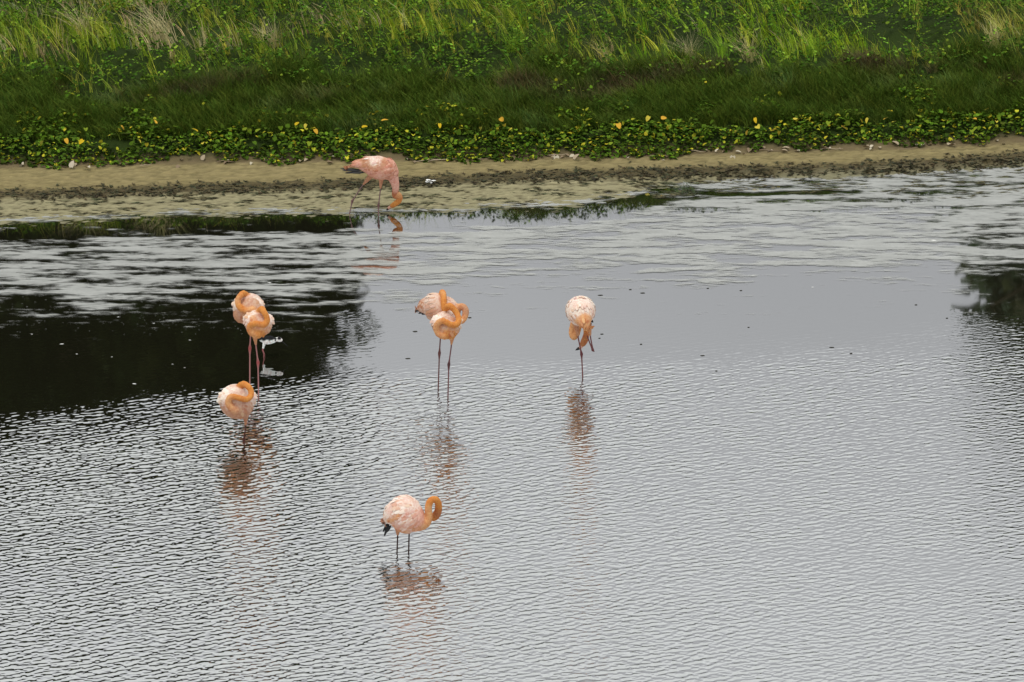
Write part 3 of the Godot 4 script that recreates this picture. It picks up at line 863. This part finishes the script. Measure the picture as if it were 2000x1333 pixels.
func build_bank():
	var m := leaf_mat()
	var leaf := leaf_mesh(.25, 1.)
	var leaf_b := leaf_mesh(.6, 1.15)
	# creeper along the foot of the bank: most of its leaves joined, the largest each a leaf of its own
	var creeper := thing("creeper", "low leafy creeper with yellowing leaves along the foot of the bank", "creeper")
	for half in 2:
		var places := []
		var cols := []
		for k in 14000:
			var x := rng.randf_range(-7.8, 7.8)
			var u := rng.randf_range(-.24, .85) if rng.randf() < .8 else rng.randf_range(.6, 1.4)
			var edge := .24 * n_soft.get_noise_2d(x * 1.1, 2.) + .12 * n_fine.get_noise_2d(x * 4., 4.)
			if u < edge - .02: continue
			var z := curve_z(PLANT_EDGE, x) - u
			var patch := n_soft.get_noise_2d(x * 1.1, u * 2. + 60.)
			if u > .22 and patch < -.30 + .75 * (u - .22): continue
			var y := ground_height(x, z) + (.02 + .13 * pow(rng.randf(), .7) * (.6 + .8 * patch)) * smoothstep(edge - .1, edge + .25, u) + .01
			var size := rng.randf_range(.026, .056)
			places.append(Transform3D(flat_basis(Vector3.ONE * size, .55), Vector3(x, y, z)))
			var c := Color(.055, .10, .010) * (1. + .6 * patch)
			if rng.randf() < .18 + .3 * patch: c = Color(.12, .22, .016)
			if rng.randf() < .12: c = Color(.42, .40, .03)
			cols.append(vary(c, .3))
		swarm(["creeper_foliage", "creeper_young_foliage"][half], leaf if half == 0 else leaf_b, m, places, cols, creeper)
	var greens := [leaf_mat(Color(.06, .11, .008), false), leaf_mat(Color(.11, .18, .012), false), leaf_mat(Color(.18, .24, .02), false), leaf_mat(Color(.07, .13, .01), false)]
	for k in 200:
		var x := rng.randf_range(-6.5, 6.6)
		var u := rng.randf_range(.0, .42) + .1 * n_soft.get_noise_2d(x * 1.4, 2.)
		var z := curve_z(PLANT_EDGE, x) - u
		var o := part("leaf", leaf if k % 2 else leaf_b, greens[k % 4], creeper)
		o.transform = Transform3D(flat_basis(Vector3.ONE * rng.randf_range(.048, .068), .6), Vector3(x, ground_height(x, z) + rng.randf_range(.1, .2), z))
	var yellow := [leaf_mat(Color(.55, .38, .02), false), leaf_mat(Color(.55, .45, .06), false), leaf_mat(Color(.60, .34, .04), false)]
	var spots := [-6.5, -5.9, -5.62, -5.4, -5.1, -4.95, -4.8, -4.72, -4.5, -3.98, -3.9, -3.85, -2.75, -2.6, -2.5, -1.9, -1.75, -1.65, -.92, -.4, -.15, -.1, .0, 1.35, 1.55, 1.75, 1.9, 2.0, 2.86, 3.0, 3.1, 3.12, 3.35, 3.4, 3.6, 4.2, 4.45, 4.55, 4.75, 4.83, 4.9, 5.9, 6.1, 6.2]
	for k in spots.size():
		var x: float = spots[k]
		var u := rng.randf_range(.04, .42)
		var z := curve_z(PLANT_EDGE, x) - u
		var o := part("yellow_leaf", leaf_b if k % 2 else leaf, yellow[k % 3], creeper)
		tag(o, "yellowed leaf among the green creeper leaves")
		o.transform = Transform3D(Basis(Vector3.UP, rng.randf() * TAU) * Basis(Vector3.RIGHT, rng.randf_range(-.6, 1.1)) * Basis(Vector3.BACK, rng.randf_range(-.7, .7)) * Basis.from_scale(Vector3(rng.randf_range(.035, .075), .05, rng.randf_range(.05, .08))), Vector3(x, ground_height(x, z) + rng.randf_range(.19, .25), z))

	# short dark turf on the lower slope
	var places := []
	var cols := []
	var fine := tuft_mesh(12, .04, .011, .30)
	for k in 15000:
		var x := rng.randf_range(-8.2, 8.2)
		var u := rng.randf_range(.45, 2.0)
		var n := n_soft.get_noise_2d(x * .5, u * 1.3 + 20.)
		if u > 1.6 + .7 * n or (u > 1.1 and rng.randf() > .65 + .8 * n): continue
		var z := curve_z(PLANT_EDGE, x) - u
		places.append(Transform3D(Basis(Vector3.UP, rng.randf() * TAU).scaled(Vector3(1, rng.randf_range(.12, .30) * (1. + .4 * n), 1)), Vector3(x, ground_height(x, z) - .01, z)))
		var c := Color(.080, .125, .016)
		var brown := smoothstep(.15, .5, n_soft.get_noise_2d(x * .45 + 7., u * 1.6)) * smoothstep(.8, 1.3, u)
		c = c.lerp(Color(.12, .10, .045), brown)
		c = c.lerp(Color(.12, .18, .045), smoothstep(.25, .6, n_fine.get_noise_2d(x * .8, u * 2.)))
		cols.append(vary(c, .45))
	tag(swarm("turf", fine, m, places, cols, self), "short dark green grass on the lower slope of the bank", "grass", "", "stuff")

	# broad dark leaves between the tall grass
	places = []
	cols = []
	var spray := spray_mesh(5, leaf, .7)
	for k in 13000:
		var x := rng.randf_range(-8.5, 8.5)
		var u := rng.randf_range(1.35, 6.)
		var n := n_soft.get_noise_2d(x * .7 + 30., u * .9)
		if n < -.48 or rng.randf() < grassy(x, u) * .75 - .1: continue
		var z := curve_z(PLANT_EDGE, x) - u
		places.append(Transform3D(Basis(Vector3.UP, rng.randf() * TAU).scaled(Vector3.ONE * rng.randf_range(.022, .040)), Vector3(x, ground_height(x, z) + rng.randf_range(.06, .30), z)))
		cols.append(vary((Color(.055, .115, .010) if rng.randf() < .8 else Color(.15, .24, .022)) * (1. + .7 * n_fine.get_noise_2d(x * 1.5, u * 3.)), .4))
	tag(swarm("broadleaf_undergrowth", spray, m, places, cols, self), "dark broad leaved undergrowth on the upper slope of the bank", "undergrowth", "", "stuff")

	# long grass
	places = []
	cols = []
	var tall := tuft_mesh(6, .05, .019, .5)
	for k in 13000:
		var x := rng.randf_range(-8.5, 8.5)
		var u := rng.randf_range(1.45, 6.5)
		var n := n_soft.get_noise_2d(x * .55 + 11., u * .8 + 5.)
		if rng.randf() > grassy(x, u) * (.60 + 1.3 * n): continue
		var z := curve_z(PLANT_EDGE, x) - u
		places.append(Transform3D(Basis(Vector3.BACK, rng.randf_range(.0, .5)) * Basis(Vector3.UP, rng.randf() * TAU).scaled(Vector3.ONE * rng.randf_range(.26, .5)), Vector3(x, ground_height(x, z) - .02, z)))
		var straw := smoothstep(-.1, .45, n_soft.get_noise_2d(x * .6 + 80., u * .9)) * (1. - smoothstep(-3.4, -1., x)) * smoothstep(1.7, 2.4, u)
		var c := Color(.21, .31, .018) if rng.randf() < .6 else Color(.50, .54, .07)
		if x > 1.4: c = Color(.28, .43, .018) if rng.randf() < .6 else Color(.56, .64, .07)
		if x > 5.4 and u > 1.2: c = c.lerp(Color(.36, .28, .09), .6)
		if rng.randf() < straw * .8 + .025: c = Color(.60, .50, .27)
		cols.append(vary(c, .5))
	tag(swarm("long_grass", tall, m, places, cols, self), "long green and straw coloured grass on the upper bank", "grass", "", "stuff")

	# tufts that stand out
	var straw_clump := tuft_mesh(90, .09, .011, 1.1)
	var straw_mat := leaf_mat(Color(.60, .50, .29), false)
	var pale_mat := leaf_mat(Color(.55, .48, .22), false)
	var green_mat := leaf_mat(Color(.24, .42, .025), false)
	var list := [
		[-4.55, 2.55, .75, straw_mat, "largest clump of dead straw grass, bent over on the left bank"],
		[-5.6, 2.75, .6, straw_mat, "clump of dead straw grass left of the largest straw clump"],
		[-3.1, 2.55, .45, straw_mat, "small clump of straw grass leaning right of the largest straw clump"],
		[1.2, 2.05, .4, pale_mat, "pale dry tuft in mid bank above the preening flamingo"],
		[2.3, 1.95, .42, straw_mat, "brownish dry tuft at the left end of the bright grass"],
		[3.1, 1.9, .5, pale_mat, "straw tinted tuft inside the bright grass on the right bank"],
		[2.75, 1.9, .48, green_mat, "bright green tuft left of the straw tinted tuft"],
		[3.9, 1.95, .55, green_mat, "tallest bright green tuft on the right bank"],
		[6.3, 1.9, .5, pale_mat, "golden dry tuft at the far right end of the bank"],
		[.0, 2.2, .45, green_mat, "light green tuft on the middle of the bank above the shore"]]
	for l in list:
		var z: float = curve_z(PLANT_EDGE, l[0]) - l[1]
		var t := thing("grass_tussock", l[4], "grass tuft", Vector3(l[0], ground_height(l[0], z) - .02, z), "tufts of grass on the bank")
		var b := part("blades", straw_clump, l[3], t)
		b.set_meta("kind", "stuff")
		b.scale = Vector3.ONE * l[2]
		b.rotation = Vector3(.15, rng.randf() * TAU, rng.randf_range(-.2, .1))

	# trees on the top of the bank, whose mirror image darkens the water
	var bark := mat(Color(.08, .06, .04), .9)
	var crown := spray_mesh(9, leaf_b, 1.1)
	for t in TREES:
		tree(t[0], t[1], t[2], t[3], t[4], t[5], m, bark, crown, t[6], t[7])

func build_small_things():
	var lump := lump_mesh()
	var shred := shred_mesh()
	var m := mat(Color.WHITE, .8, .4, true)
	# dark weed thrown up along the shore
	var places := []
	var cols := []
	for k in 6000:
		var x := rng.randf_range(-7.5, 7.5)
		if n_fine.get_noise_2d(x * 1.7, 90.) < -.25 and rng.randf() < .7: continue
		var z := curve_z(WRACK, x) + rng.randfn() * .11
		var s := rng.randf_range(.02, .065)
		places.append(Transform3D(Basis(Vector3.UP, rng.randf() * TAU) * Basis.from_scale(Vector3(s * 1.4, s * .7, s)), Vector3(x, ground_height(x, z) + .012, z)))
		cols.append(vary(Color(.050, .043, .018), .6))
	tag(swarm("wrack", shred, m, places, cols, self), "dark line of weed thrown up along the muddy shore", "weed", "", "stuff")
	places = []
	cols = []
	for k in 5200:
		var x := rng.randf_range(-7.5, 7.5)
		var w := curve_z(WATERLINE, x)
		var k2 := curve_z(WRACK, x)
		var z := rng.randf_range(k2, w + .1)
		if x > 1.8: z = rng.randf_range(w - .1, w + lerpf(.55, 1.5, clampf((x - 1.8) / 4.5, 0, 1)))
		var n := n_fine.get_noise_2d(x * 1.3 + 33., z * 4.)
		if n < .05 + .25 * rng.randf(): continue
		var s := rng.randf_range(.015, .05)
		places.append(Transform3D(Basis(Vector3.UP, rng.randf() * .8 - .4) * Basis.from_scale(Vector3(s * 2.6, s * .5, s * 1.3)), Vector3(x, maxf(ground_height(x, z), 0.) + .006, z)))
		cols.append(vary(Color(.085, .080, .036), .5))
	tag(swarm("algae_clumps", shred, m, places, cols, self), "small dark clumps of algae scattered over wet mud and shallows", "algae", "", "stuff")

	# litter at the edge of the plants
	var leaf := leaf_mesh(.7, 1.3)
	var dry := [mat(Color(.50, .44, .34), .8), mat(Color(.36, .29, .20), .8), mat(Color(.45, .40, .30), .8), mat(Color(.22, .16, .10), .8)]
	var clusters := [[-5.6, .5], [-4.0, .6], [-3.2, .5], [-2.4, .5], [-1.7, .4], [.45, .5], [.9, .4], [2.3, .5], [2.9, .5], [3.5, .5], [4.7, .5], [6.1, .4]]
	var along := []
	for k in 84:
		var c: Array = clusters[k % clusters.size()]
		along.append(clampf(c[0] + rng.randfn() * c[1], -6.15, 6.3))
	along.sort()
	for k in 84:
		var x: float = along[k]
		var hue := rng.randi() % 4
		var z := curve_z(PLANT_EDGE, x) + absf(rng.randfn()) * .10 - .02
		var o := part("dry_leaf", leaf, dry[hue], self)
		tag(o, "%s curled dry leaf, %s from the left along the sand below the creeper" % [["tan", "brown", "pale", "dark brown"][hue], nth(k + 1)], "leaf", "dry leaves along the creeper edge")
		o.transform = Transform3D(flat_basis(Vector3.ONE * rng.randf_range(.03, .075), .5), Vector3(x, ground_height(x, z) + .018, z))
	along = [-.95]
	for k in 13: along.append(-5.6 + .9 * k + rng.randf_range(-.25, .25))
	for k in along.size():
		var x: float = along[k]
		var z := curve_z(PLANT_EDGE, x) + rng.randf_range(-.02, .16)
		var st := SurfaceTool.new()
		st.begin(Mesh.PRIMITIVE_TRIANGLES)
		var len_ := rng.randf_range(.06, .18) if k else .3
		var cw := Color.WHITE
		tube(st, [Vector3(-len_, 0, 0), Vector3(-len_ * .3, .012, rng.randf_range(-.03, .03)), Vector3(len_ * .4, .004, rng.randf_range(-.03, .03)), Vector3(len_, .015, 0)], [.004, .006, .005, .002], [cw, cw, cw, cw], 6)
		var o := part("stick", st.commit(), dry[1 + 2 * (k % 2)], self)
		tag(o, "thin bleached stick, %s short stick from the left on the sand" % nth(k) if k else "longest bleached stick, on the sand just right of the feeding flamingo", "stick", "sticks on the sand")
		o.transform = Transform3D(Basis(Vector3.UP, rng.randf_range(-.4, .4)), Vector3(x, ground_height(x, z) + .018, z))

	# white feathers
	var white := mat(Color(.82, .82, .80), .8)
	var ft := SurfaceTool.new()
	ft.begin(Mesh.PRIMITIVE_TRIANGLES)
	feather(ft, Vector3.ZERO, Vector3(1, 0, 0), Vector3.UP, 1., .42, Color.WHITE)
	ft.generate_normals()
	var vane := ft.commit()
	var clump := thing("feather_clump", "white clump of downy feathers on the mud right of the feeding flamingo", "feathers", Vector3(-1.02, ground_height(-1.02, -6.55) + .01, -6.55))
	for k in 9:
		var o := part("feather", vane, white, clump)
		o.transform = Transform3D(flat_basis(Vector3.ONE * rng.randf_range(.05, .085), .8), Vector3(rng.randf_range(-.04, .02), rng.randf_range(.005, .045), rng.randf_range(-.02, .02)))
	var whites := FLOATING_WHITE.duplicate()
	whites.sort_custom(func(a, b): return a[0] < b[0])
	var count := 0
	for w in whites:
		if w[2] <= .06: count += 1
		var o := part("floating_feather", vane, white, self)
		var big: bool = w[2] > .06
		tag(o, "longest white feather floating on the pale water at the right" if big else "tiny white feather floating on the water, %s such feather from the left" % nth(count), "feather", "" if big else "feathers on the water")
		o.transform = Transform3D(Basis(Vector3.UP, rng.randf_range(-.4, .4)).scaled(Vector3.ONE * w[2]), Vector3(w[0], .003, w[1]))
	var bit := mat(Color(.03, .028, .02), .7)
	var darks := FLOATING_DARK.duplicate()
	darks.sort_custom(func(a, b): return a[0] < b[0])
	count = 0
	for w in darks:
		count += 1
		var o := part("floating_scrap", lump, bit, self)
		tag(o, "small dark scrap of weed on the calm water, %s scrap from the left" % nth(count), "weed scrap", "weed scraps on the water")
		o.transform = Transform3D(Basis.from_scale(Vector3(w[2] * rng.randf_range(.9, 1.5), .008, w[2] * rng.randf_range(.3, .7))), Vector3(w[0], .003, w[1]))
	# the weed that sticks out of the shallows
	var weed := thing("water_weed", "dark ragged weed poking out of the shallows right of the mud spit", "weed", Vector3(2.2, 0, -6.35))
	var st := tuft_mesh(26, .08, .02, 1.2)
	var wb := part("blades", st, mat(Color(.03, .05, .015), .7), weed)
	wb.set_meta("kind", "stuff")
	wb.scale = Vector3(.9, .14, .7)

const FLOATING_DARK = [[1.02, -1.81, .05], [1.51, -1.9, .06], [1.01, -.27, .04], [.98, -.11, .03], [-.48, -.91, .04], [-1.09, -.37, .05], [-1.15, .66, .05], [2.27, -2.09, .03], [2.65, -2.0, .03], [3.56, .24, .05], [4.63, -1.42, .04], [4.94, -.89, .03], [2.67, -.53, .025], [1.44, .12, .03], [2.11, .55, .04], [3.76, .47, .03], [2.24, 1.12, .03], [1.37, -2.04, .04]]
const FLOATING_WHITE = [[5.0, -4.13, .11], [4.77, -3.79, .05], [3.88, -3.18, .04], [2.81, -2.59, .035], [3.47, -2.13, .035], [-4.68, -1.81, .05], [-5.05, .12, .05], [-2.85, -2.32, .05], [-3.62, -.04, .03], [-4.84, .49, .03], [-3.75, .87, .025], [-4.61, 2.44, .03], [-4.44, .6, .025], [-3.61, 1.0, .025], [-4.49, -.93, .03], [-4.07, -.69, .03], [-5.41, -.27, .03], [-4.13, 1.58, .05]]
const SWATHES = [[-5.6, 2.45, 1.9, .5, 1.1], [-3.4, 2.55, 1.0, .4, .9], [-1.5, 2.7, 1.5, .3, .5], [1.0, 1.95, .9, .35, .8], [.3, 2.85, 1.5, .2, .6], [2.3, 2.0, .5, .4, .9], [3.6, 2.05, 1.2, .4, 1.2], [5.0, 1.9, .8, .3, .5], [6.4, 2.1, .6, .4, 1.1], [-6.5, 1.8, 1., .4, .5]]
const SKY_LOW = .98
const SKY_HIGH = 1.84
const EXPOSURE = .615
const WATER_SPEC = .675
# place, height, spread, height of the lowest leaves, label
const TREES = [
	[-4.95, -17.5, 5.5, 4.8, .5, "dark leafy tree nearest the gap, on the left bank top", 3600, Color(.032, .042, .015)],
	[-8.2, -18.5, 7.2, 6.0, .5, "rounded dark tree second from the gap on the left bank top", 3600, Color(.032, .042, .015)],
	[-6.4, -20.5, 6.6, 5.5, .4, "dark tree standing back between the two trees nearest the gap", 3600, Color(.032, .042, .015)],
	[-10.4, -20., 8.2, 6.5, .4, "tallest dark tree, standing back on the left bank top", 3600, Color(.032, .042, .015)],
	[-12.8, -18., 7.4, 6.5, .5, "broad dark tree at the far left of the bank top", 3600, Color(.032, .042, .015)],
	[-17.5, -18., 6., 6.5, .5, "outermost dark tree beyond the left end of the bank", 3600, Color(.032, .042, .015)],
	[8.6, -18., 4.9, 4.0, .2, "slim dark tree on the right bank top nearest the gap", 900, Color(.20, .23, .17)],
	[11.9, -18., 5.3, 5.0, .2, "broad dark tree at the right end of the bank top", 1200, Color(.20, .23, .17)]]
